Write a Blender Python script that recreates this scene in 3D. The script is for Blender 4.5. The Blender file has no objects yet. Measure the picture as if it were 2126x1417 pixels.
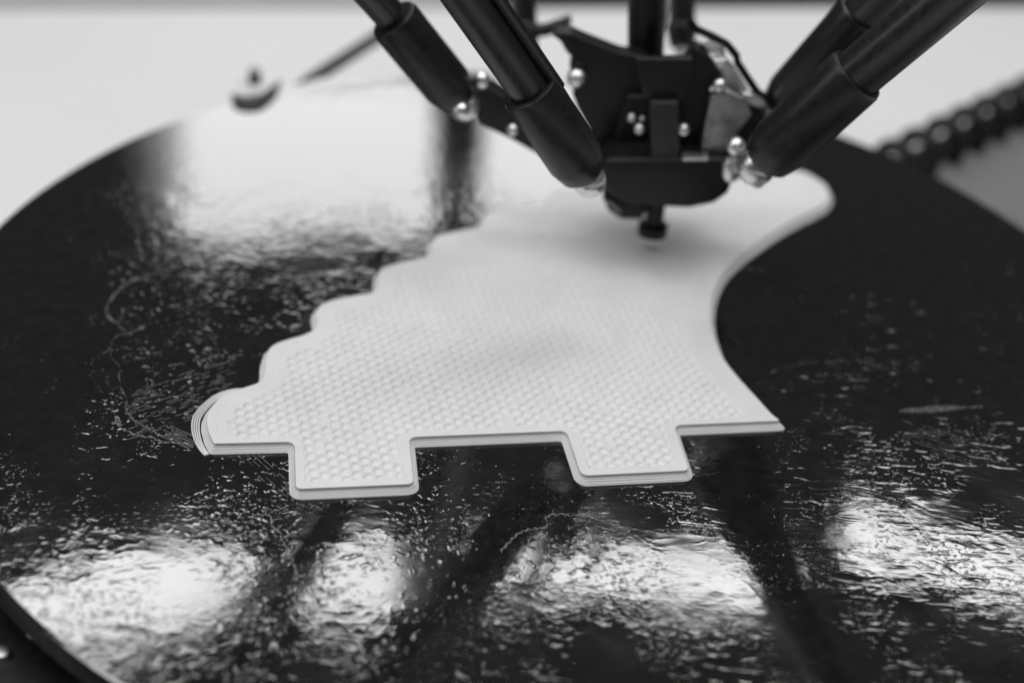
import bpy, bmesh, math, random
import numpy as np
from mathutils import Vector, Matrix
random.seed(7); rng = np.random.default_rng(7)
MM = 0.001
scene = bpy.context.scene
COL = scene.collection

# ------------------------------------------------------------------ camera
PITCH, ROLL, LENS, CAM_H = math.radians(34.02), math.radians(4.75), 50.0, 168.0   # mm above the print bed
FPX = LENS / 36 * 2126

def ray_dir(px, py):
    """direction (world) of the sight line through a point of the 2126x1417 photograph"""
    x, y, z = (px - 1063) / FPX, -(py - 708.5) / FPX, -1.0
    c, s = math.cos(ROLL), math.sin(ROLL)
    x, y = c * x - s * y, s * x + c * y
    return Vector((x, y * math.sin(PITCH) - z * math.cos(PITCH), y * math.cos(PITCH) + z * math.sin(PITCH)))

def G(px, py, z=0.0):
    """where that sight line meets the horizontal level z (mm)"""
    r = ray_dir(px, py); t = (z - CAM_H) / r.z
    return Vector((r.x * t, r.y * t, z))

def Q(px, py, Y):
    """where that sight line meets the upright plane y = Y (mm)"""
    r = ray_dir(px, py); t = Y / r.y
    return Vector((r.x * t, Y, CAM_H + r.z * t))

cd = bpy.data.cameras.new('camera'); cam = bpy.data.objects.new('camera', cd); COL.objects.link(cam)
f0 = ray_dir(1063, 708.5)
ax = (ray_dir(1063 + FPX, 708.5) - f0).normalized(); ay = (f0 - ray_dir(1063, 708.5 + FPX)).normalized(); az = -f0.normalized()
m = Matrix((ax, ay, az)).transposed().to_4x4(); m.translation = Vector((0, 0, CAM_H)) * MM
cam.matrix_world = m
cd.lens = LENS; cd.sensor_width = 36; cd.clip_start = 0.005; cd.clip_end = 20
cd.dof.use_dof = True; cd.dof.focus_distance = 0.262; cd.dof.aperture_fstop = 6.6; cd.dof.aperture_blades = 8
scene.camera = cam

# ------------------------------------------------------------------ light
w = bpy.data.worlds.new('World'); scene.world = w; w.use_nodes = True
bg = w.node_tree.nodes['Background']; bg.inputs[0].default_value = (1, 1, 1, 1); bg.inputs[1].default_value = 0.042
scene.view_settings.view_transform = 'Standard'; scene.view_settings.look = 'None'
scene.view_settings.exposure = 0; scene.view_settings.gamma = 1
try:
    scene.cycles.filter_glossy = 0.0; scene.cycles.sample_clamp_indirect = 6; scene.cycles.max_bounces = 8
except Exception: pass

def lamp(name, loc, look, sx, sy, radiance, roll=0.0, spread=180):
    l = bpy.data.lights.new(name, 'AREA'); l.shape = 'RECTANGLE'; l.size = sx * MM; l.size_y = sy * MM
    l.energy = radiance * math.pi * (sx * MM) * (sy * MM); l.spread = math.radians(spread)
    o = bpy.data.objects.new(name, l); COL.objects.link(o)
    d = (Vector(look) - Vector(loc)).normalized()
    q = d.to_track_quat('-Z', 'Y').to_matrix().to_4x4() @ Matrix.Rotation(roll, 4, 'Z')
    q.translation = Vector(loc) * MM; o.matrix_world = q
    return o

def window_lamp(name, x0, x1, y0, y1, dist, rad, roll=0.0, shape='RECTANGLE'):
    """a bright window pane up on the far side of the room, seen mirrored in the bed at x0..x1, y0..y1 of the photo"""
    mx, my = (x0 + x1) / 2, (y0 + y1) / 2
    def mirror(px, py):
        r = ray_dir(px, py); return Vector((r.x, r.y, -r.z)).normalized()
    c = G(mx, my); d = mirror(mx, my); p = c + d * dist
    wv = (G(x1, my) + mirror(x1, my) * dist) - (G(x0, my) + mirror(x0, my) * dist)
    hv = (G(mx, y1) + mirror(mx, y1) * dist) - (G(mx, y0) + mirror(mx, y0) * dist)
    o = lamp(name, p, c, wv.length, hv.length, rad, roll); o.data.shape = shape
    if shape == 'ELLIPSE': o.data.energy *= math.pi / 4
    return o

window_lamp('window_light', 385, 905, 175, 478, 1100, 4.1)
window_lamp('window_light', 280, 315, 200, 430, 1100, .35)  # this and the next two: dim strips added to fade the window's left edge
window_lamp('window_light', 316, 350, 190, 440, 1100, .9)
window_lamp('window_light', 351, 384, 180, 460, 1100, 2.0)
window_lamp('window_light', 1003, 1330, 175, 455, 1100, 4.1)
window_lamp('window_light', -60, 545, 1152, 1335, 1300, 6.4, math.radians(4), 'ELLIPSE')
window_lamp('window_light', 612, 835, 1105, 1290, 1300, 6, math.radians(4), 'ELLIPSE')
window_lamp('window_light', 985, 1640, 1135, 1238, 1300, 6.6, math.radians(4))
window_lamp('window_light', 1745, 2230, 1108, 1215, 1300, 6.6, math.radians(4))
lamp('ceiling_light', (30, 260, 1300), (30, 260, 0), 2400, 1400, 1.6)
lamp('ceiling_light', (60, 430, 1300), (30, 270, 0), 420, 300, 6)
lamp('fill_light', (-850, 120, 620), (20, 260, 20), 240, 800, 2.9)  # added side lamp, puts the edge sheen on the rods and sleeves
lamp('fill_light', (150, -800, 900), (0, 260, 0), 900, 600, .45)  # added weak fill behind the camera, lifts the part's front wall

# ------------------------------------------------------------------ materials
def mat(name, base=(.5,) * 3, rough=.5, metal=0.0, spec=.5, coat=0.0, sss=0.0):
    m = bpy.data.materials.new(name); m.use_nodes = True
    b = m.node_tree.nodes['Principled BSDF']
    if not isinstance(base, tuple): base = (base,) * 3
    b.inputs['Base Color'].default_value = (*base, 1); b.inputs['Roughness'].default_value = rough
    b.inputs['Metallic'].default_value = metal; b.inputs['Specular IOR Level'].default_value = spec
    b.inputs['Coat Weight'].default_value = coat
    if sss:
        b.inputs['Subsurface Weight'].default_value = sss
        b.inputs['Subsurface Radius'].default_value = (.001, .001, .001); b.inputs['Subsurface Scale'].default_value = .6
    return m, m.node_tree.nodes, m.node_tree.links, b

def grain(m, n, l, b, lo, hi, scale, bump=0.0, dist=2e-5, rough=None, stretch=(1, 1, 1)):
    tc = n.new('ShaderNodeTexCoord'); mp = n.new('ShaderNodeMapping'); mp.inputs['Scale'].default_value = [1000 * s for s in stretch]
    l.new(tc.outputs['Object'], mp.inputs[0])
    nz = n.new('ShaderNodeTexNoise'); nz.inputs['Scale'].default_value = scale; nz.inputs['Detail'].default_value = 5
    l.new(mp.outputs[0], nz.inputs['Vector'])
    r = n.new('ShaderNodeMapRange'); r.inputs[1].default_value = .3; r.inputs[2].default_value = .7
    r.inputs[3].default_value = lo; r.inputs[4].default_value = hi
    l.new(nz.outputs[0], r.inputs[0]); l.new(r.outputs[0], b.inputs['Base Color'])
    if rough:
        r2 = n.new('ShaderNodeMapRange'); r2.inputs[1].default_value = .3; r2.inputs[2].default_value = .7
        r2.inputs[3].default_value, r2.inputs[4].default_value = rough
        l.new(nz.outputs[0], r2.inputs[0]); l.new(r2.outputs[0], b.inputs['Roughness'])
    if bump:
        bp = n.new('ShaderNodeBump'); bp.inputs['Strength'].default_value = bump; bp.inputs['Distance'].default_value = dist
        l.new(nz.outputs[0], bp.inputs['Height']); l.new(bp.outputs[0], b.inputs['Normal'])

t = mat('black_plastic', .008, .42, spec=.35); grain(*t, .006, .011, .5, .3, 3e-5, (.36, .5)); BLACK = t[0]
t = mat('black_rubber', .018, .6, spec=.5); grain(*t, .009, .015, .8, .3, 3e-5, (.3, .42)); RUBBER = t[0]
t = mat('carbon_tube', .02, .32, spec=.7); grain(*t, .010, .018, 1.5, .2, 2e-5, (.26, .4), (1, 1, .15)); CARBON = t[0]
t = mat('grey_plastic', .045, .5); grain(*t, .018, .026, .6, .2, 2e-5); GREY = t[0]
t = mat('bright_metal', .75, .16, 1.0); grain(*t, .75, .88, .3, .1, 1e-5, (.26, .4)); METAL = t[0]
t = mat('dull_metal', .4, .35, 1.0); grain(*t, .3, .45, .4, .1, 1e-5, (.3, .45)); DULL = t[0]
t = mat('clear_tube', .8, .3); grain(*t, .7, .82, .3); CLEAR = t[0]
t = mat('printed_white', .8, .42, spec=.35, sss=.0); grain(*t, .75, .8, .12, .12, 3e-5, (.36, .5)); WHITE = t[0]
t = mat('table_white', .8, .5, spec=.3); grain(*t, .78, .82, .01); TABLE = t[0]
t = mat('dark_floor', .02, .9); grain(*t, .015, .025, .01); FLOOR = t[0]
t = mat('grey_wall', .3, .9); grain(*t, .42, .5, .005); WALL = t[0]
t = mat('notebook_cover', .3, .6); grain(*t, 0.14, .22, .3, .0, 2e-5, None, (.08, 2.2, 1)); COVER = t[0]
t = mat('page_paper', .7, .8); grain(*t, .6, .75, .2); PAPER = t[0]
t = mat('dried_glue', .16, .22, spec=.6); grain(*t, .08, .24, 1.2, 1.0, 2e-4, (.12, .4)); GLUE = t[0]

def bed_material():
    m, n, l, b = mat('print_bed_coating', .012, .1, spec=.62)
    tc = n.new('ShaderNodeTexCoord'); mp = n.new('ShaderNodeMapping'); mp.inputs['Scale'].default_value = (1000,) * 3
    l.new(tc.outputs['Object'], mp.inputs[0])
    def noise(scale, detail, stretch=None, rot=0, rough=.5, dist=0):
        v = mp
        if stretch:
            v = n.new('ShaderNodeMapping'); v.inputs['Scale'].default_value = stretch; v.inputs['Rotation'].default_value = (0, 0, rot)
            l.new(mp.outputs[0], v.inputs[0])
        t = n.new('ShaderNodeTexNoise'); t.inputs['Scale'].default_value = scale; t.inputs['Detail'].default_value = detail
        t.inputs['Roughness'].default_value = rough; t.inputs['Distortion'].default_value = dist
        l.new(v.outputs[0], t.inputs['Vector']); return t.outputs[0]
    def rng_(v, a, c, d, e, smooth=True):
        r = n.new('ShaderNodeMapRange'); r.inputs[1].default_value = a; r.inputs[2].default_value = c
        r.inputs[3].default_value = d; r.inputs[4].default_value = e
        if smooth: r.interpolation_type = 'SMOOTHSTEP'
        l.new(v, r.inputs[0]); return r.outputs[0]
    def ma(op, a, c):
        t = n.new('ShaderNodeMath'); t.operation = op
        for i, v in enumerate((a, c)):
            if isinstance(v, (int, float)): t.inputs[i].default_value = v
            else: l.new(v, t.inputs[i])
        return t.outputs[0]
    fine = noise(.5, 1.2, (1, 1.3, 1), .2, .5, .5)
    fineR = noise(.55, 1.4, (.42, 1.35, 1), .12, .5, .4)
    sxx = n.new('ShaderNodeSeparateXYZ'); l.new(mp.outputs[0], sxx.inputs[0])
    side = rng_(sxx.outputs[0], -5, 45, 0, 1)
    mxn = n.new('ShaderNodeMix'); l.new(side, mxn.inputs[0]); l.new(fine, mxn.inputs[2]); l.new(fineR, mxn.inputs[3]); fine = mxn.outputs[0]
    fine2 = noise(1.15, 1.5, (1, 1.2, 1), -.3, .5, .4)
    mid = noise(.2, 2, (1, 1.2, 1), .3, .5, .6)
    micro = noise(2.6, 2)
    crest = rng_(fine, .53, .74, 0, 1)
    crest2 = rng_(fine2, .56, .74, 0, 1)
    area = rng_(noise(.05, 2), .36, .56, .2, 1.05)
    coarse = rng_(noise(.09, 2), .42, .6, 0, 1)
    patch = rng_(noise(.035, 3), .4, .6, 0, 1)
    h = ma('ADD', ma('MULTIPLY', fine, .35), ma('MULTIPLY', mid, .9))
    ripple = noise(.13, 1.5, (1, 1.6, 1), .1, .5, 1.2)
    h = ma('ADD', h, ma('MULTIPLY', ma('MULTIPLY', ripple, patch), 1.6))
    h = ma('ADD', h, ma('MULTIPLY', ma('MULTIPLY', crest, rng_(patch, 0, 1, 1.0, .45)), .95))
    h = ma('ADD', h, ma('MULTIPLY', ma('MULTIPLY', crest2, coarse), .5))
    h = ma('ADD', h, ma('MULTIPLY', micro, .05))
    h = ma('MULTIPLY', h, area)
    sx = n.new('ShaderNodeSeparateXYZ'); l.new(mp.outputs[0], sx.inputs[0])
    h = ma('MULTIPLY', h, rng_(sx.outputs[1], 32, 74, 1, .25))
    bp = n.new('ShaderNodeBump'); bp.inputs['Strength'].default_value = 1; bp.inputs['Distance'].default_value = 2.4e-5
    l.new(h, bp.inputs['Height']); l.new(bp.outputs[0], b.inputs['Normal'])
    l.new(rng_(noise(.06, 3), .3, .7, .035, .075), b.inputs['Roughness'])
    l.new(rng_(noise(.3, 4), .3, .7, .008, .013), b.inputs['Base Color'])
    b.inputs['Specular IOR Level'].default_value = .5; b.inputs['IOR'].default_value = 2.05
    return m
BED = bed_material()

# ------------------------------------------------------------------ helpers
def link(name, me, material, parent=None):
    o = bpy.data.objects.new(name, me); COL.objects.link(o)
    if material: me.materials.append(material)
    if parent: o.parent = parent
    return o

def smooth(me, on=True, angle=None):
    me.polygons.foreach_set('use_smooth', [on] * len(me.polygons))
    if angle is not None:
        try: me.set_sharp_from_angle(angle=math.radians(angle))
        except Exception: pass

def tag(o, label=None, cat=None, group=None, kind=None):
    for k, v in (('label', label), ('category', cat), ('group', group), ('kind', kind)):
        if v: o[k] = v
    return o

def thing(name, label, cat, loc=(0, 0, 0), group=None):
    o = bpy.data.objects.new(name, None); COL.objects.link(o); o.empty_display_size = .005
    o.location = Vector(loc) * MM
    return tag(o, label, cat, group)

def bm_obj(name, bm, material, parent=None, sm=True, angle=40):
    """bm holds world mm; geometry is stored relative to the parent's origin"""
    off = parent.matrix_world.translation if False else (Vector(parent_origin(parent)) if parent else Vector((0, 0, 0)))
    for v in bm.verts: v.co = v.co * MM - off
    me = bpy.data.meshes.new(name); bm.normal_update(); bm.to_mesh(me); bm.free()
    smooth(me, sm, angle if sm else None)
    return link(name, me, material, parent)

def parent_origin(p):
    v = Vector((0, 0, 0))
    while p is not None: v += p.location; p = p.parent
    return v

def add_tube(bm, pts, rads, seg=20, cap=True):
    """lofted tube along pts; rads one radius each"""
    pts = [Vector(p) for p in pts]; n = len(pts)
    if not hasattr(rads, '__len__'): rads = [rads] * n
    rings = []; ref = None
    for i, p in enumerate(pts):
        d = (pts[min(i + 1, n - 1)] - pts[max(i - 1, 0)])
        if d.length < 1e-9: d = pts[-1] - pts[0]
        d.normalize()
        if ref is None: ref = d.orthogonal().normalized()
        u = (ref - d * ref.dot(d)).normalized(); v = d.cross(u); ref = u
        rings.append([bm.verts.new(p + (u * math.cos(a) + v * math.sin(a)) * rads[i]) for a in (2 * math.pi * k / seg for k in range(seg))])
    for a, b in zip(rings, rings[1:]):
        for k in range(seg): bm.faces.new((a[k], a[(k + 1) % seg], b[(k + 1) % seg], b[k]))
    if cap:
        bm.faces.new(rings[0][::-1]); bm.faces.new(rings[-1])

def add_lathe(bm, base, axis, prof, seg=24):
    """prof = (distance along axis, radius)"""
    base = Vector(base); d = Vector(axis).normalized(); u = d.orthogonal().normalized(); v = d.cross(u)
    rings = [[bm.verts.new(base + d * t + (u * math.cos(a) + v * math.sin(a)) * r) for a in (2 * math.pi * k / seg for k in range(seg))] for t, r in prof]
    for a, b in zip(rings, rings[1:]):
        for k in range(seg): bm.faces.new((a[k], a[(k + 1) % seg], b[(k + 1) % seg], b[k]))
    bm.faces.new(rings[0][::-1]); bm.faces.new(rings[-1])

def add_ball(bm, c, r, seg=24):
    bmesh.ops.create_uvsphere(bm, u_segments=seg, v_segments=seg // 2, radius=r, matrix=Matrix.Translation(c))

def add_slab(bm, pts, depth, bevel=.6):
    """closed outline pts pushed back by the vector depth, edges bevelled"""
    depth = Vector(depth)
    f = [bm.verts.new(p) for p in pts]; g = [bm.verts.new(Vector(p) + depth) for p in pts]; n = len(pts)
    fs = [bm.faces.new(f), bm.faces.new(g[::-1])]
    for k in range(n): fs.append(bm.faces.new((f[k], g[k], g[(k + 1) % n], f[(k + 1) % n])))
    bmesh.ops.recalc_face_normals(bm, faces=fs)
    if bevel:
        es = list({e for q in fs for e in q.edges})
        bmesh.ops.bevel(bm, geom=es, offset=bevel, segments=3, affect='EDGES', profile=.6, clamp_overlap=True)

def silhouette(name, px, Y, back, material, parent, bevel=.6):
    bm = bmesh.new(); add_slab(bm, [Q(x, y, Y) for x, y in px], (0, back, 0), bevel)
    return bm_obj(name, bm, material, parent)

def catmull(pts, sub=6, closed=False):
    out = []; n = len(pts)
    rngk = range(n) if closed else range(n - 1)
    for i in rngk:
        g = (lambda k: pts[k % n]) if closed else (lambda k: pts[min(max(k, 0), n - 1)])
        p0, p1, p2, p3 = [np.array(g(k), float) for k in (i - 1, i, i + 1, i + 2)]
        for k in range(sub):
            t = k / sub
            out.append(.5 * ((2 * p1) + (-p0 + p2) * t + (2 * p0 - 5 * p1 + 4 * p2 - p3) * t * t + (-p0 + 3 * p1 - 3 * p2 + p3) * t ** 3))
    if not closed: out.append(np.array(pts[-1], float))
    return out

# ------------------------------------------------------------------ setting: floor, wall
bm = bmesh.new()
add_slab(bm, [(-4000, -1500, -800), (4000, -1500, -800), (4000, 5000, -800), (-4000, 5000, -800)], (0, 0, -20), 0)
tag(bm_obj('floor', bm, FLOOR, None, False), kind='structure')

# table (far edge runs through the top of the picture)
e0, e1 = G(0, 20, -45), G(2126, 13, -45)
dv = (e1 - e0).normalized(); back = Vector((dv.y, -dv.x, 0))
a, b = e0 - dv * 500, e1 + dv * 500
tb = thing('table', 'smooth white table top, blown out by the light, under and behind the printer', 'table', (0, 260, -45))
bm = bmesh.new(); add_slab(bm, [a, b, b + back * 1100, a + back * 1100], (0, 0, -25), 2)
bm_obj('table_top', bm, TABLE, tb)
# blurred furniture just beyond the table's far edge
cab = thing('low_cabinet', 'blurred pale grey cabinet beyond the far left corner of the table', 'cabinet', (-300, 900, -800))
p0 = e0 - dv * 700 - back * 200; p1 = e0 + dv * 230 - back * 200
bm = bmesh.new(); add_slab(bm, [Vector((p.x, p.y, -120)) for p in (p0, p1, p1 - back * 400, p0 - back * 400)], (0, 0, -680), 8)
bm_obj('cabinet_body', bm, WALL, cab)

# ------------------------------------------------------------------ printer base and bed
BC = Vector((9.7, 260, 0)); BR = 130.2
base = thing('printer_base', 'black printer base housing sticking out under the near left rim of the round bed', 'printer base', (BC.x, BC.y, -45))
def base_outline(rad):
    out = []
    for k in range(120):
        a = 2 * math.pi * k / 120
        r = 104
        for a0, amp in ((math.radians(222), 96), (math.radians(318), 70), (math.radians(90), 6)):
            da = math.atan2(math.sin(a - a0), math.cos(a - a0)); r += amp * math.exp(-(da / .42) ** 2)
        out.append((BC.x + (r - rad) * math.cos(a), BC.y + (r - rad) * math.sin(a)))
    return out
bm = bmesh.new(); rings = []
for z, ins in ((-45, 0), (-16, 0), (-14.3, .6), (-13.2, 2), (-13, 4)):
    rings.append([bm.verts.new((x, y, z)) for x, y in base_outline(ins)])
for r0, r1 in zip(rings, rings[1:]):
    for k in range(120): bm.faces.new((r0[k], r0[(k + 1) % 120], r1[(k + 1) % 120], r1[k]))
bm.faces.new(rings[-1])
bm_obj('housing', bm, BLACK, base)
bm = bmesh.new(); c = G(4, 1356, -12.6)
add_lathe(bm, c, (0, 0, 1), [(-.6, 1.5), (.3, 1.5), (.6, 1.3), (.7, .8)])
bm_obj('screw', bm, METAL, base)

bed = thing('print_bed', 'glossy black round print bed with glue marks that mirrors the windows', 'print bed', (BC.x, BC.y, 0))
bm = bmesh.new()
prof = [(-6, BR - 4), (-5.6, BR - .6), (-5, BR), (-.7, BR), (-.25, BR - .18), (0, BR - .7)]
N = 256; rings = [[bm.verts.new((BC.x + r * math.cos(2 * math.pi * k / N), BC.y + r * math.sin(2 * math.pi * k / N), z)) for k in range(N)] for z, r in prof]
for r0, r1 in zip(rings, rings[1:]):
    for k in range(N): bm.faces.new((r0[k], r0[(k + 1) % N], r1[(k + 1) % N], r1[k]))
bm.faces.new(rings[-1]); bm.faces.new(rings[0][::-1])
pl = bm_obj('plate', bm, BED, bed, True, 30)
for p_ in pl.data.polygons:
    if len(p_.vertices) > 8: p_.use_smooth = False      # the bed top is truly flat
bm = bmesh.new()
add_lathe(bm, (BC.x, BC.y, -13), (0, 0, 1), [(0, 100), (7.2, 100)], 96)
bm_obj('heater_ring', bm, BLACK, bed)

# glue traces left on the bed
def trace(px, r, wob=.25, z=.02, name='glue_trace', label=None, sub=8, par=None, gap=0):
    pts = catmull([G(x, y) for x, y in px], sub)
    bm = bmesh.new(); run = []; rr = []
    for p in pts:
        if gap and random.random() < gap:
            if len(run) > 1: add_tube(bm, run, rr, 6)
            run, rr = [], []; continue
        run.append(Vector((p[0] + random.gauss(0, wob), p[1] + random.gauss(0, wob), z)))
        rr.append(max(.02, .6 * r * random.uniform(.2, 1.35)))
    if len(run) > 1: add_tube(bm, run, rr, 6)
    for v in bm.verts: v.co.z = max(.004, z + (v.co.z - z) * .45)
    o = bm_obj(name, bm, GLUE, bed)
    if label: o['label'] = label
    return o
trace([(385, 555), (340, 562), (300, 575), (275, 582), (250, 600), (228, 625), (219, 645), (228, 662), (243, 668)], .3, .2)
trace([(243, 668), (262, 690), (300, 680), (240, 700), (228, 722), (234, 745), (250, 765), (248, 800), (262, 830), (262, 850)], .12, .2, gap=.1)
trace([(250, 880), (243, 868), (242, 878), (262, 893), (286, 903), (310, 908), (340, 917), (370, 920), (400, 921)], .3, .2)
trace([(262, 850), (270, 865), (285, 880), (310, 890), (330, 905)], .25, .3)
trace([(300, 800), (345, 765), (400, 752), (440, 742), (490, 738), (540, 737)], .16, .35, gap=.2)
trace([(1600, 773), (1650, 758), (1700, 751), (1750, 749), (1800, 753), (1840, 768)], .16, .15, gap=.15)
trace([(520, 1000), (535, 1030), (560, 1080), (590, 1125), (605, 1160), (615, 1200)], .28, .25, gap=.1)
trace([(405, 650), (420, 680), (450, 715)], .1, .1, gap=.1)
trace([(1040, 1145), (1060, 1122), (1090, 1100), (1130, 1095), (1140, 1070), (1180, 1068), (1220, 1072), (1260, 1085), (1320, 1100), (1370, 1108)], .28, .2)
trace([(1185, 1125), (1205, 1110), (1225, 1105), (1235, 1118), (1215, 1130), (1190, 1130), (1200, 1115), (1240, 1125), (1260, 1110), (1290, 1108), (1310, 1100)], .28, .15)
def hatch(x0, x1, y0, y1, n, slope, r, name, ln):
    bm = bmesh.new()
    for k in range(n):
        for s in range(random.randint(5, 10)):
            u = random.random(); x = x0 + (x1 - x0) * u; y = y0 + (y1 - y0) * (k + .5) / n + slope * (x - x0)
            L = random.uniform(.3, 1) * ln
            a_, b_ = G(x, y), G(x + L, y + slope * L)
            add_tube(bm, [a_ + Vector((0, 0, .01)), b_ + Vector((0, 0, .01))], [r * random.uniform(.5, 1.2)] * 2, 5)
    for v in bm.verts: v.co.z = max(.004, v.co.z * .5)
    return tag(bm_obj(name, bm, GLUE, bed), kind='stuff')
hatch(262, 470, 812, 915, 24, -.32, .075, 'glue_streaks', 22)
hatch(250, 420, 600, 760, 12, -.25, .06, 'glue_streaks', 7)
hatch(330, 395, 870, 905, 7, .45, .08, 'glue_streaks', 22)
hatch(1870, 1990, 862, 915, 9, .35, .05, 'glue_streaks', 30)
hatch(500, 590, 905, 960, 5, .9, .07, 'glue_streaks', 15)
bm = bmesh.new()
for k in range(70):
    x = 1868 + 172 * (k / 70); hh = 7 * math.sin(math.pi * min(1, (k + 3) / 60)) ** .7 if k < 60 else 2
    y = 853 - (x - 1868) * .055
    add_tube(bm, [G(x, y + hh * random.uniform(.5, 1.1)) + Vector((0, 0, .01)), G(x + 2, y - hh * random.uniform(.5, 1.1)) + Vector((0, 0, .01))], .1, 5)
tag(bm_obj('glue_scratch', bm, GLUE, bed), kind='stuff')

# ------------------------------------------------------------------ the white printed part
C_ = 'corner'
OUT = [  # photo points of the footprint on the bed, (x, y, corner radius mm or 0 for a smooth run)
 (436, 943, .8), (599, 939, .5), (601, 1038.5, 2.4), (872, 1026.5, 2.4), (861.5, 928.5, .5), (1166, 916, .5),
 (1196, 1010, 2.6), (1443, 997.5, 2.2), (1410.5, 903.5, .5), (1637, 893.5, 1.0)]
right = [(1608, 870.6), (1573, 832), (1537.7, 793), (1506, 750.6), (1488, 701), (1483.5, 664), (1489.5, 623.5), (1506, 588), (1528, 564),
         (1570, 528), (1633, 485), (1697, 451.6), (1719, 437), (1728, 418), (1720, 397), (1697, 380), (1671, 366)]
top = [(1600, 352), (1500, 345), (1400, 345), (1320, 350), (1258, 368), (1240, 392), (1180, 402), (1135, 410), (1118, 436), (1060, 442), (1015, 446), (998, 456), (990, 477),
       (950, 487), (905, 498), (888, 514), (882, 540), (840, 550), (795, 563), (777, 578), (771, 612), (740, 621), (703, 628), (668, 638), (650, 652),
       (645, 668), (647, 690), (625, 704), (597, 711.7), (566, 723), (548, 738), (540, 764.6), (538, 789), (528, 804), (495, 815), (460, 828), (436, 848),
       (421, 870), (418, 893), (424, 921)]
ctrl = [(G(x, y), r) for x, y, r in OUT]
ctrl += [(Vector(p), 0) for p in catmull([G(x, y) for x, y in right], 4)]
nr = len(ctrl)
ctrl += [(Vector(p), 0) for p in catmull([G(x, y) for x, y in top], 4)]
CP = np.array([(p.x, p.y) for p, r in ctrl]); CR = [r for p, r in ctrl]

def offset_outline(d):
    """polygon moved inwards by d with corners of constant topology"""
    n = len(CP); prev = np.roll(CP, 1, 0); nxt = np.roll(CP, -1, 0)
    e1 = CP - prev; e2 = nxt - CP
    e1 /= np.linalg.norm(e1, axis=1)[:, None]; e2 /= np.linalg.norm(e2, axis=1)[:, None]
    n1 = np.stack([-e1[:, 1], e1[:, 0]], 1); n2 = np.stack([-e2[:, 1], e2[:, 0]], 1)   # ccw: left = inside
    mm = n1 + n2; mm /= (1 + (n1 * n2).sum(1))[:, None]
    M = CP + mm * d
    out = []
    for i in range(n):
        if not CR[i]: out.append(M[i]); continue
        cross = e1[i][0] * e2[i][1] - e1[i][1] * e2[i][0]
        r = max(.35, CR[i] - d if cross > 0 else CR[i] + d)
        ang = math.acos(max(-1, min(1, float((-e1[i] * e2[i]).sum())))); T = min(r / math.tan(ang / 2), 6.5); r = T * math.tan(ang / 2)
        a_ = M[i] - e1[i] * T; b_ = M[i] + e2[i] * T
        cen = a_ + (n1[i] if cross > 0 else -n1[i]) * r
        t0 = math.atan2(*(a_ - cen)[::-1]); t1 = math.atan2(*(b_ - cen)[::-1])
        dt = math.atan2(math.sin(t1 - t0), math.cos(t1 - t0))
        for k in range(9): out.append(cen + r * np.array([math.cos(t0 + dt * k / 8), math.sin(t0 + dt * k / 8)]))
    return np.array(out)

area2 = (CP[:, 0] * np.roll(CP[:, 1], -1) - np.roll(CP[:, 0], -1) * CP[:, 1]).sum()
assert area2 > 0, 'outline must run counter-clockwise'
HT = 1.75
pp = thing('printed_part', 'half-finished flat white plastic part with two square tabs and one wavy side', 'printed part', (0, 240, 0))
# side wall: eleven stacked layers, lower ones flaring outwards
bm = bmesh.new(); layers = 14; lh = HT / layers; rings = []
def ring(d, z):
    o_ = offset_outline(d); ph = z * 9.1
    return [bm.verts.new((x + .03 * math.sin(x * 1.7 + y * .9 + ph * 3) + .018 * math.sin(x * 5.1 - y * 4.3 + ph * 7), y + .03 * math.sin(y * 1.9 - x * .7 + ph * 2) + .018 * math.sin(y * 5.7 + x * 3.3 + ph * 5), z)) for x, y in o_]
inset = []
for k in range(layers):
    t_ = k / (layers - 1)
    inset.append(1.1 * min(1, t_ / .68) ** 1.0 + .03 * math.sin(k * 2.3))
for k in range(layers):
    z0 = k * lh; d = inset[k]
    nx = inset[k + 1] if k < layers - 1 else d + .05
    rings += [ring(d + .012, z0 + .03 * lh), ring(d + .12 * (nx - d), z0 + .4 * lh), ring(d + .6 * (nx - d), z0 + .8 * lh), ring(nx + .012, z0 + .99 * lh)]
n_ = len(rings[0])
for r0, r1 in zip(rings, rings[1:]):
    for k in range(n_): bm.faces.new((r0[k], r0[(k + 1) % n_], r1[(k + 1) % n_], r1[k]))
bm_obj('side_wall', bm, WHITE, pp, True, 50)
# perimeter beads on top
TOPIN = inset[-1]
bm = bmesh.new(); rings = []
for j in range(4):
    d0 = TOPIN + .06 + j * .42
    for q, (u, zz) in enumerate(((0, -.03), (.09, .0), (.21, .012), (.33, .0), (.42, -.03))):
        if q == 4 and j < 3: continue
        rings.append(ring(d0 + u, HT + zz - .004))
rings.append(ring(TOPIN + .06 + 1.75, HT - .4))
for r0, r1 in zip(rings, rings[1:]):
    for k in range(n_): bm.faces.new((r0[k], r0[(k + 1) % n_], r1[(k + 1) % n_], r1[k]))
bm_obj('perimeter_line', bm, WHITE, pp, True, 60)
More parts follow.
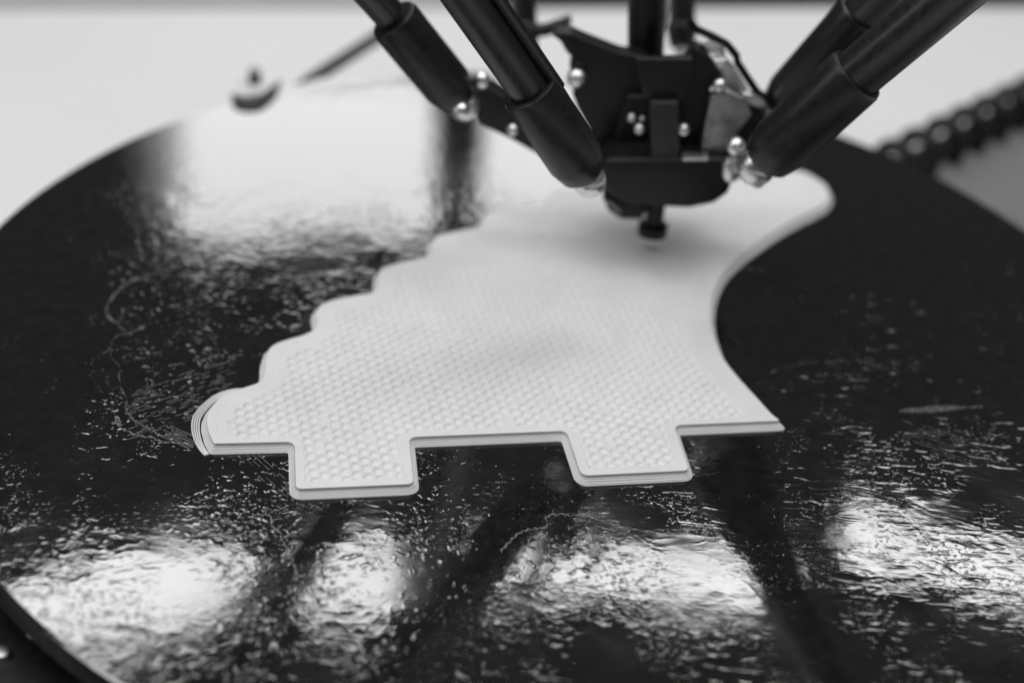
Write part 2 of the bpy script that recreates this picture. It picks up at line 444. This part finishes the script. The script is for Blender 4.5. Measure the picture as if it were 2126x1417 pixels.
# skirt lines hugging the left end
leftidx = None
b0_ = offset_outline(0)
dense = catmull([G(x, y) for x, y in ((505, 812), (480, 818), (458, 829), (437, 848), (422, 869), (419, 893), (425, 921), (437, 943))], 5)
for j in range(4):
    bm = bmesh.new(); pts = []
    nD = len(dense)
    for k in range(nD):
        a_, c_ = dense[max(k - 1, 0)], dense[min(k + 1, nD - 1)]; d = c_ - a_; nn = np.array([-d[1], d[0]]); nn = -nn / np.linalg.norm(nn)
        if nn[0] > 0 and nn[1] < 0: nn = -nn
        q = dense[k][:2] + nn * (.12 + .44 * (j + 1) * math.sin(math.pi * (.06 + .82 * k / (nD - 1))) ** .7 + random.gauss(0, .012))
        pts.append(Vector((q[0], q[1], .12)))
    add_tube(bm, pts, .15, 8)
    bm_obj('brim_line', bm, WHITE, pp)
# infill surface
inner = offset_outline(TOPIN + 1.5)
g = .21; x0, y0 = inner.min(0) - .5; x1, y1 = inner.max(0) + .5
X, Y = np.meshgrid(np.arange(x0, x1, g), np.arange(y0, y1, g)); sh = X.shape
P = np.stack([X.ravel(), Y.ravel()], 1)
def seg_dist(P, A, B):
    d = np.full(len(P), 1e9)
    for a_, b_ in zip(A, B):
        v = b_ - a_; L = (v * v).sum()
        if L < 1e-12: continue
        t_ = np.clip(((P - a_) @ v) / L, 0, 1); q = P - a_ - t_[:, None] * v
        d = np.minimum(d, np.einsum('ij,ij->i', q, q))
    return np.sqrt(d)
def inside(P, poly):
    r = np.zeros(len(P), bool); A = poly; B = np.roll(poly, -1, 0)
    for a_, b_ in zip(A, B):
        if a_[1] == b_[1]: continue
        c_ = ((a_[1] > P[:, 1]) != (b_[1] > P[:, 1])) & (P[:, 0] < (b_[0] - a_[0]) * (P[:, 1] - a_[1]) / (b_[1] - a_[1]) + a_[0])
        r ^= c_
    return r
ins = inside(P, inner)
dist = np.zeros(len(P)); dist[ins] = seg_dist(P[ins], inner, np.roll(inner, -1, 0))
rightc = CP[9:nr]; dr = np.full(len(P), 1e9); dr[ins] = seg_dist(P[ins], rightc[:-1], rightc[1:])
leftc = CP[nr:]; dl = np.full(len(P), 1e9); dl[ins] = seg_dist(P[ins], leftc[:-1], leftc[1:])
# honeycomb lattice aligned with the part
th = math.radians(11.0); ct, st = math.cos(th), math.sin(th)
U = P[:, 0] * ct - P[:, 1] * st; V = P[:, 0] * st + P[:, 1] * ct
def vnoise(x, y, s):
    xi = np.floor(x / s).astype(int); yi = np.floor(y / s).astype(int); fx = x / s - xi; fy = y / s - yi
    fx = fx * fx * (3 - 2 * fx); fy = fy * fy * (3 - 2 * fy)
    h = lambda a, b: np.modf(np.abs(np.sin(a * 12.9898 + b * 78.233) * 43758.5453))[0]
    return (h(xi, yi) * (1 - fx) + h(xi + 1, yi) * fx) * (1 - fy) + (h(xi, yi + 1) * (1 - fx) + h(xi + 1, yi + 1) * fx) * fy
CX, CY = 2.19, 2.12
Uw = U + .16 * (vnoise(U, V, 3.1) - .5) + .1 * np.sin(V * 1.3); Vw = V + .14 * (vnoise(U + 50, V, 2.7) - .5)
j0 = np.floor(Vw / CY)
d1 = np.full(len(P), 9.); d2 = np.full(len(P), 9.); ox = np.zeros(len(P)); oy = np.zeros(len(P)); cid = np.zeros(len(P))
for dj in (-1, 0, 1, 2):
    jj = j0 + dj; shf = (np.mod(jj, 2) * .5) * CX
    i0 = np.round((Uw - shf) / CX)
    for di in (-1, 0, 1):
        cx = (i0 + di) * CX + shf; cy = jj * CY
        dx, dy = Uw - cx, (Vw - cy) * 1.05
        d = np.hypot(dx, dy); cl = d < d1
        d2 = np.where(cl, d1, np.minimum(d2, d)); ox = np.where(cl, dx, ox); oy = np.where(cl, dy, oy); cid = np.where(cl, (i0 + di) * 37.7 + jj * 91.3, cid); d1 = np.where(cl, d, d1)
wall = np.clip((d2 - d1 - .3) / .42, 0, 1); wall = wall * wall * (3 - 2 * wall)
ridge = np.exp(-((oy - .35 * ox + .12) / .2) ** 2) * (np.hypot(ox, oy) < .85)
crnd = np.modf(np.abs(np.sin(cid * 12.9898) * 43758.5453))[0]; crnd2 = np.modf(crnd * 91.7)[0]
depth = (.52 * (.75 + .4 * crnd) * np.where(crnd2 < .05, .35, 1)) * wall - .2 * (crnd2 * .8 + .5) * ridge * wall + .04 * (vnoise(U, V, .6) - .5)
fade = np.clip((dist - .25) / .5, 0, 1)
fade *= np.clip((dr - 6.2) / 1.2, .0, 1) * np.clip((dl - 4.6) / 1.4, .16, 1)
fade *= 1 - .5 * np.clip((P[:, 1] - 228) / 45, 0, 1)  # cells shallower towards the back, lighting fade put into the shape
fade *= .8 + .3 * vnoise(U + 9, V + 4, 9)
conc = .02 * np.sin(dr * 2 * math.pi / .45) * (dr < 6) + .05 * np.exp(-((dr - 4.3) / .18) ** 2)
Z = HT - .03 - depth * fade - conc * (dr < 7)
idx = -np.ones(len(P), int); idx[ins] = np.arange(ins.sum())
I = idx.reshape(sh); q = np.stack([I[:-1, :-1], I[:-1, 1:], I[1:, 1:], I[1:, :-1]], -1).reshape(-1, 4); q = q[(q >= 0).all(1)]
co = np.stack([P[ins, 0], P[ins, 1] - 240, Z[ins]], 1) * MM
me = bpy.data.meshes.new('infill_surface'); me.vertices.add(len(co)); me.vertices.foreach_set('co', co.ravel())
me.loops.add(len(q) * 4); me.loops.foreach_set('vertex_index', q.ravel()); me.polygons.add(len(q))
me.polygons.foreach_set('loop_start', np.arange(len(q)) * 4); me.polygons.foreach_set('loop_total', np.full(len(q), 4)); me.update(calc_edges=True); me.validate()
smooth(me); tag(link('honeycomb_infill', me, WHITE, pp), kind='stuff')

# ------------------------------------------------------------------ print head
NZ = G(1350, 510, HT)
head = thing('extruder_carriage', 'black print head of stacked plates with bright screws and its nozzle on the white part', 'print head', (NZ.x, NZ.y, HT))
def lathe_part(name, base_, axis, prof, material, seg=24):
    bm = bmesh.new(); add_lathe(bm, base_, axis, prof, seg); return bm_obj(name, bm, material, head)
lathe_part('nozzle', NZ + Vector((0, 0, .15)), (0, 0, 1), [(0, .6), (.4, .9), (1.7, 3.0), (2.0, 3.3), (4.6, 3.3), (5.0, 2.6), (5.2, 1.9), (14, 1.9)], METAL)
lathe_part('heat_block', NZ + Vector((0, 0, 3.1)), (0, 0, 1), [(0, 3.2), (.2, 3.5), (2.6, 3.5), (3.1, 2.9), (3.3, 2.2), (20, 2.2)], BLACK)
silhouette('fan_duct', [(1243, 345), (1250, 385), (1272, 412), (1310, 428), (1430, 434), (1482, 424), (1513, 402), (1522, 372), (1524, 338), (1500, 330), (1262, 332)], 281, 22, BLACK, head, 1.2)
silhouette('duct_outlet', [(1250, 412), (1262, 438), (1288, 456), (1330, 458), (1350, 430), (1300, 418)], 287, 8, BLACK, head, .8)
bm = bmesh.new(); add_tube(bm, [Q(1256, 414, 283), Q(1272, 424, 283), Q(1288, 440, 284)], .5, 8); bm_obj('duct_highlight', bm, DULL, head)  # metal bead stands in for the highlight along the duct lip
silhouette('front_cover', [(1350, 213), (1409, 213), (1412, 330), (1352, 330)], 282, 2.5, GREY, head, .5)
silhouette('fan_bracket', [(1318, 122), (1440, 122), (1428, 208), (1338, 208)], 284, 2.5, BLACK, head, .7)
silhouette('middle_block', [(1300, 200), (1480, 200), (1500, 338), (1262, 340)], 290, 18, BLACK, head, .8)
silhouette('left_plate', [(1144, 74), (1160, 69), (1187, 70), (1213, 82), (1287, 111), (1345, 118), (1352, 200), (1345, 338), (1262, 345), (1225, 275), (1198, 225), (1187, 196), (1210, 170), (1181, 143), (1188, 122), (1174, 108), (1164, 88)], 292, 5, BLACK, head, .8)
silhouette('left_arm_plate', [(975, 195), (1010, 180), (1060, 210), (1180, 250), (1262, 330), (1240, 352), (1130, 330), (1060, 290), (1000, 262)], 290, 6, BLACK, head, .8)
silhouette('right_plate', [(1447, 98), (1470, 118), (1506, 176), (1500, 250), (1450, 330), (1404, 300), (1404, 206), (1412, 141)], 288, 5, BLACK, head, .8)
silhouette('side_bracket', [(1476, 202), (1512, 190), (1545, 205), (1560, 240), (1530, 280), (1500, 330), (1452, 330), (1462, 270)], 284, 4, DULL, head, .5)
silhouette('chrome_strip', [(1454, 90), (1472, 84), (1500, 96), (1508, 118), (1490, 120), (1462, 104)], 290, 3, METAL, head, .5)
silhouette('chrome_strip', [(1478, 124), (1508, 124), (1524, 142), (1553, 188), (1518, 190)], 289, 2, METAL, head, .4)
silhouette('chrome_strip', [(1542, 194), (1560, 196), (1590, 214), (1584, 226), (1548, 214)], 286, 2, METAL, head, .4)
silhouette('right_arm_plate', [(1500, 300), (1505, 250), (1545, 215), (1600, 225), (1590, 300), (1560, 370), (1520, 375), (1505, 350)], 292, 6, BLACK, head, .8)
bm = bmesh.new(); add_slab(bm, [Q(1418, 329, 279), Q(1470, 329, 279), Q(1470, 334, 279), Q(1418, 334, 279)], (0, 3, 0), .1); bm_obj('fin_edge', bm, METAL, head, False)
for x, y, Y_, r in ((1311, 245, 286, 1.0), (1327, 268, 284, 1.2), (1333, 247, 286, .6), (1418, 269, 284, 1.4), (1493, 178, 285, 1.5), (1478, 186, 285, .6), (1268, 342, 283, .8), (1285, 333, 283, .9)):
    p = Q(x, y, Y_)
    lathe_part('screw', p, (0, -1, .5), [(0, r), (.8 * r, r), (1.3 * r, r * .7), (1.5 * r, r * .3)], METAL, 16)
lathe_part('hot_end_tube', Q(1340, 128, 300), Q(1345, -60, 300) - Q(1340, 128, 300), [(0, 4), (30, 4.4), (60, 4.6)], BLACK)
lathe_part('feed_tube', Q(1368, 60, 303), Q(1388, -60, 303) - Q(1368, 60, 303), [(0, 1.6), (60, 1.6)], CLEAR)
bm = bmesh.new(); add_tube(bm, [Q(x, y, 291) for x, y in ((1430, 40), (1444, 60), (1480, 76), (1509, 92), (1529, 116), (1531, 130), (1552, 162), (1571, 190), (1590, 203), (1612, 196))], .85, 12); bm_obj('cable', bm, BLACK, head)
silhouette('top_clamp', [(1080, 62), (1130, 60), (1182, 42), (1188, 52), (1140, 76), (1085, 84)], 320, 4, BLACK, head, .5)

# ------------------------------------------------------------------ diagonal rods
ZB = 38.0
def rod(label, ball_px, sleeve_top_px, far_px, sr, rr, dY, group='diagonal rods that carry the print head', ball=1.0, second=False, zb=ZB, dY0=0):
    b0 = G(*ball_px, zb)
    s1 = Q(*sleeve_top_px, b0.y + dY * .5 + dY0); far = Q(*far_px, b0.y + dY + dY0)
    ax_ = (s1 - b0).normalized(); L = (s1 - b0).length
    root = thing('diagonal_rod', label, 'printer rod', tuple(b0), group)
    bm = bmesh.new()
    add_lathe(bm, b0, ax_, [(sr * .2, sr * .6), (sr * .45, sr * .84), (sr * 1.1, sr), (L - 1.2, sr * 1.0), (L - .3, sr * .95), (L, sr * .84), (L - .1, rr * 1.03), (L - 4, rr * 1.03)], 40)
    bm_obj('sleeve', bm, RUBBER, root)
    d = (far - s1).normalized(); end = s1 + d * 170
    bm = bmesh.new(); add_tube(bm, [s1 - d * 6, s1 + d * 30, end], rr, 32); bm_obj('tube', bm, CARBON, root)
    if second:
        off = d.cross(Vector((0, 1, 0))).normalized() * (rr + 1.2)
        if off.x < 0: off = -off
        off = off * (1 if second > 0 else -1)
        bm = bmesh.new(); add_tube(bm, [s1 - d * 3 + off * .95, end + off], 1.25, 16); bm_obj('tension_cord', bm, CARBON, root)
    bm = bmesh.new(); add_ball(bm, b0 - ax_ * sr * .05, sr * .62 * ball); bm_obj('ball_joint', bm, METAL, root)
    return root
rod('front left black rod, its thick sleeve tilting down to the head above the white part', (1222, 372), (1097, 182), (962, -10), 5.6, 3.9, -10, second=1)
rod('back left black rod, its sleeve crossing the pale background furthest left', (962, 218), (815, 38), (745, -40), 5.4, 3.4, -10)
rod('front right black rod, thick sleeve with a bright edge, running out top right', (1573, 345), (1782, 152), (1975, -10), 6.3, 5.1, -8)
rod('back right black rod, mostly hidden behind the thicker front right one', (1608, 228), (1790, 25), (1880, -60), 5.2, 4.2, -16)
rod('back upright rod left of the hot end tube, dark and blurred', (1092, 92), (1089, 52), (1084, -60), 3.6, 3.1, 6, ball=.8, zb=34)
rod('back upright rod right of the hot end tube, dark and blurred', (1416, 100), (1416, 45), (1414, -60), 3.9, 3.3, 6, ball=.8, zb=34)
def joint(px, py, Y_, r, name='ball_joint'):
    bm = bmesh.new(); add_ball(bm, Q(px, py, Y_), r, 20); bm_obj(name, bm, METAL, head)
joint(1000, 166, 282, 1.9); joint(1197, 162, 290, 2.2); joint(958, 229, 272, 1.7); joint(1064, 270, 282, 1.3); joint(1528, 304, 273, 2.0)
lathe_part('joint_stud', Q(1519, 330, 276), Q(1517, 362, 276) - Q(1519, 330, 276), [(0, 1.2), (1, 1.9), (4, 1.9), (5, 1.2)], METAL)
lathe_part('joint_stud', Q(1568, 352, 268), Q(1574, 382, 268) - Q(1568, 352, 268), [(0, 1.2), (1, 1.7), (3, 1.7), (4, 1.0)], METAL)

# ------------------------------------------------------------------ bed clip at the far left rim
clip = thing('bed_clip', 'thin curved black spring strip over the far left rim of the bed', 'clip', tuple(G(530, 205)))
def flat_strip(name, px, par):
    bm = bmesh.new(); add_slab(bm, [G(x, y, .7) for x, y in px], (0, 0, -.5), .12); return bm_obj(name, bm, BLACK, par)
flat_strip('hook', [tuple(p) for p in catmull([(482, 193), (500, 198), (520, 199), (540, 194), (558, 183), (584, 166), (576, 190), (562, 207), (543, 221), (520, 225), (500, 223), (483, 214)], 3, True)], clip)
flat_strip('strip', [(612, 174), (640, 152), (668, 134), (775, 66), (830, 32), (840, 54), (782, 93), (684, 156), (655, 163), (630, 170)], clip)
sc = thing('bed_screw', 'tiny black thumbscrew standing beyond the curved strip at the far left rim', 'screw', tuple(G(528, 172)))
bm = bmesh.new(); b0 = G(529, 170); add_lathe(bm, b0, (0, 0, 1), [(-.2, 1.8), (2.5, 1.8), (2.6, 1.7)], 20); bm_obj('shank', bm, BLACK, sc)
bm = bmesh.new(); add_lathe(bm, b0 + Vector((0, 0, 2.6)), (0, 0, 1), [(0, 1.7), (1.0, 1.7), (1.3, 1.2)], 20); bm_obj('cap', bm, DULL, sc)

bm = bmesh.new(); c_ = G(529, 170); o_ = (Vector((BC.x, BC.y, 0)) - c_).normalized(); s_ = Vector((o_.y, -o_.x, 0))
add_slab(bm, [c_ - o_ * 4 + s_ * 3 + Vector((0, 0, -.3)), c_ - o_ * 4 - s_ * 3 + Vector((0, 0, -.3)), c_ + o_ * 9 - s_ * 3 + Vector((0, 0, -.3)), c_ + o_ * 9 + s_ * 3 + Vector((0, 0, -.3))], (0, 0, -1.2), .3)
bm_obj('mounting_tab', bm, WHITE, sc)

# ------------------------------------------------------------------ spiral notebook on the right
TZ = -45
nb = thing('spiral_notebook', 'blurred grey ring-bound notebook with dark binding coils lying on the table right of the bed', 'notebook', tuple(G(2050, 330, TZ)))
A, B = G(1868, 338, TZ + 9), G(2120, 216, TZ + 9); u = (B - A).normalized(); v = Vector((u.y, -u.x, 0)); A2 = A - u * 7; B2 = B + u * 40
def quadslab(name, o_, du, dv_, z, h, material, bev=.4):
    bm = bmesh.new(); pts = [o_, o_ + u * du, o_ + u * du + v * dv_, o_ + v * dv_]
    add_slab(bm, [Vector((p.x, p.y, z + h)) for p in pts], (0, 0, -h), bev); return bm_obj(name, bm, material, nb)
quadslab('back_cover', A2 + v * 7, (B2 - A2).length, 150, TZ + .2, 1.5, BLACK)
quadslab('pages', A2 + v * 9 + u, (B2 - A2).length - 2, 146, TZ + 1.7, 7, PAPER)
quadslab('front_cover', A2 + v * 7, (B2 - A2).length, 150, TZ + 8.7, 1.2, COVER)
quadslab('binding_strip', A2 - v * 1, (B2 - A2).length, 9, TZ + .3, 11, BLACK)
n_coil = 9; LL = (B2 - A2).length
for k in range(n_coil):
    c = A2 + u * (-10 + (LL + 4) * k / n_coil + random.uniform(-.6, .6)) + v * 7 + Vector((0, 0, 7))
    bm = bmesh.new(); pts = [c + (v * math.cos(a_) + Vector((0, 0, 1)) * math.sin(a_)) * 6.2 + u * (a_ * .4) for a_ in np.linspace(-.4, 2 * math.pi - .6, 20)]
    add_tube(bm, pts, 2.7, 10); bm_obj('coil', bm, BLACK, nb)
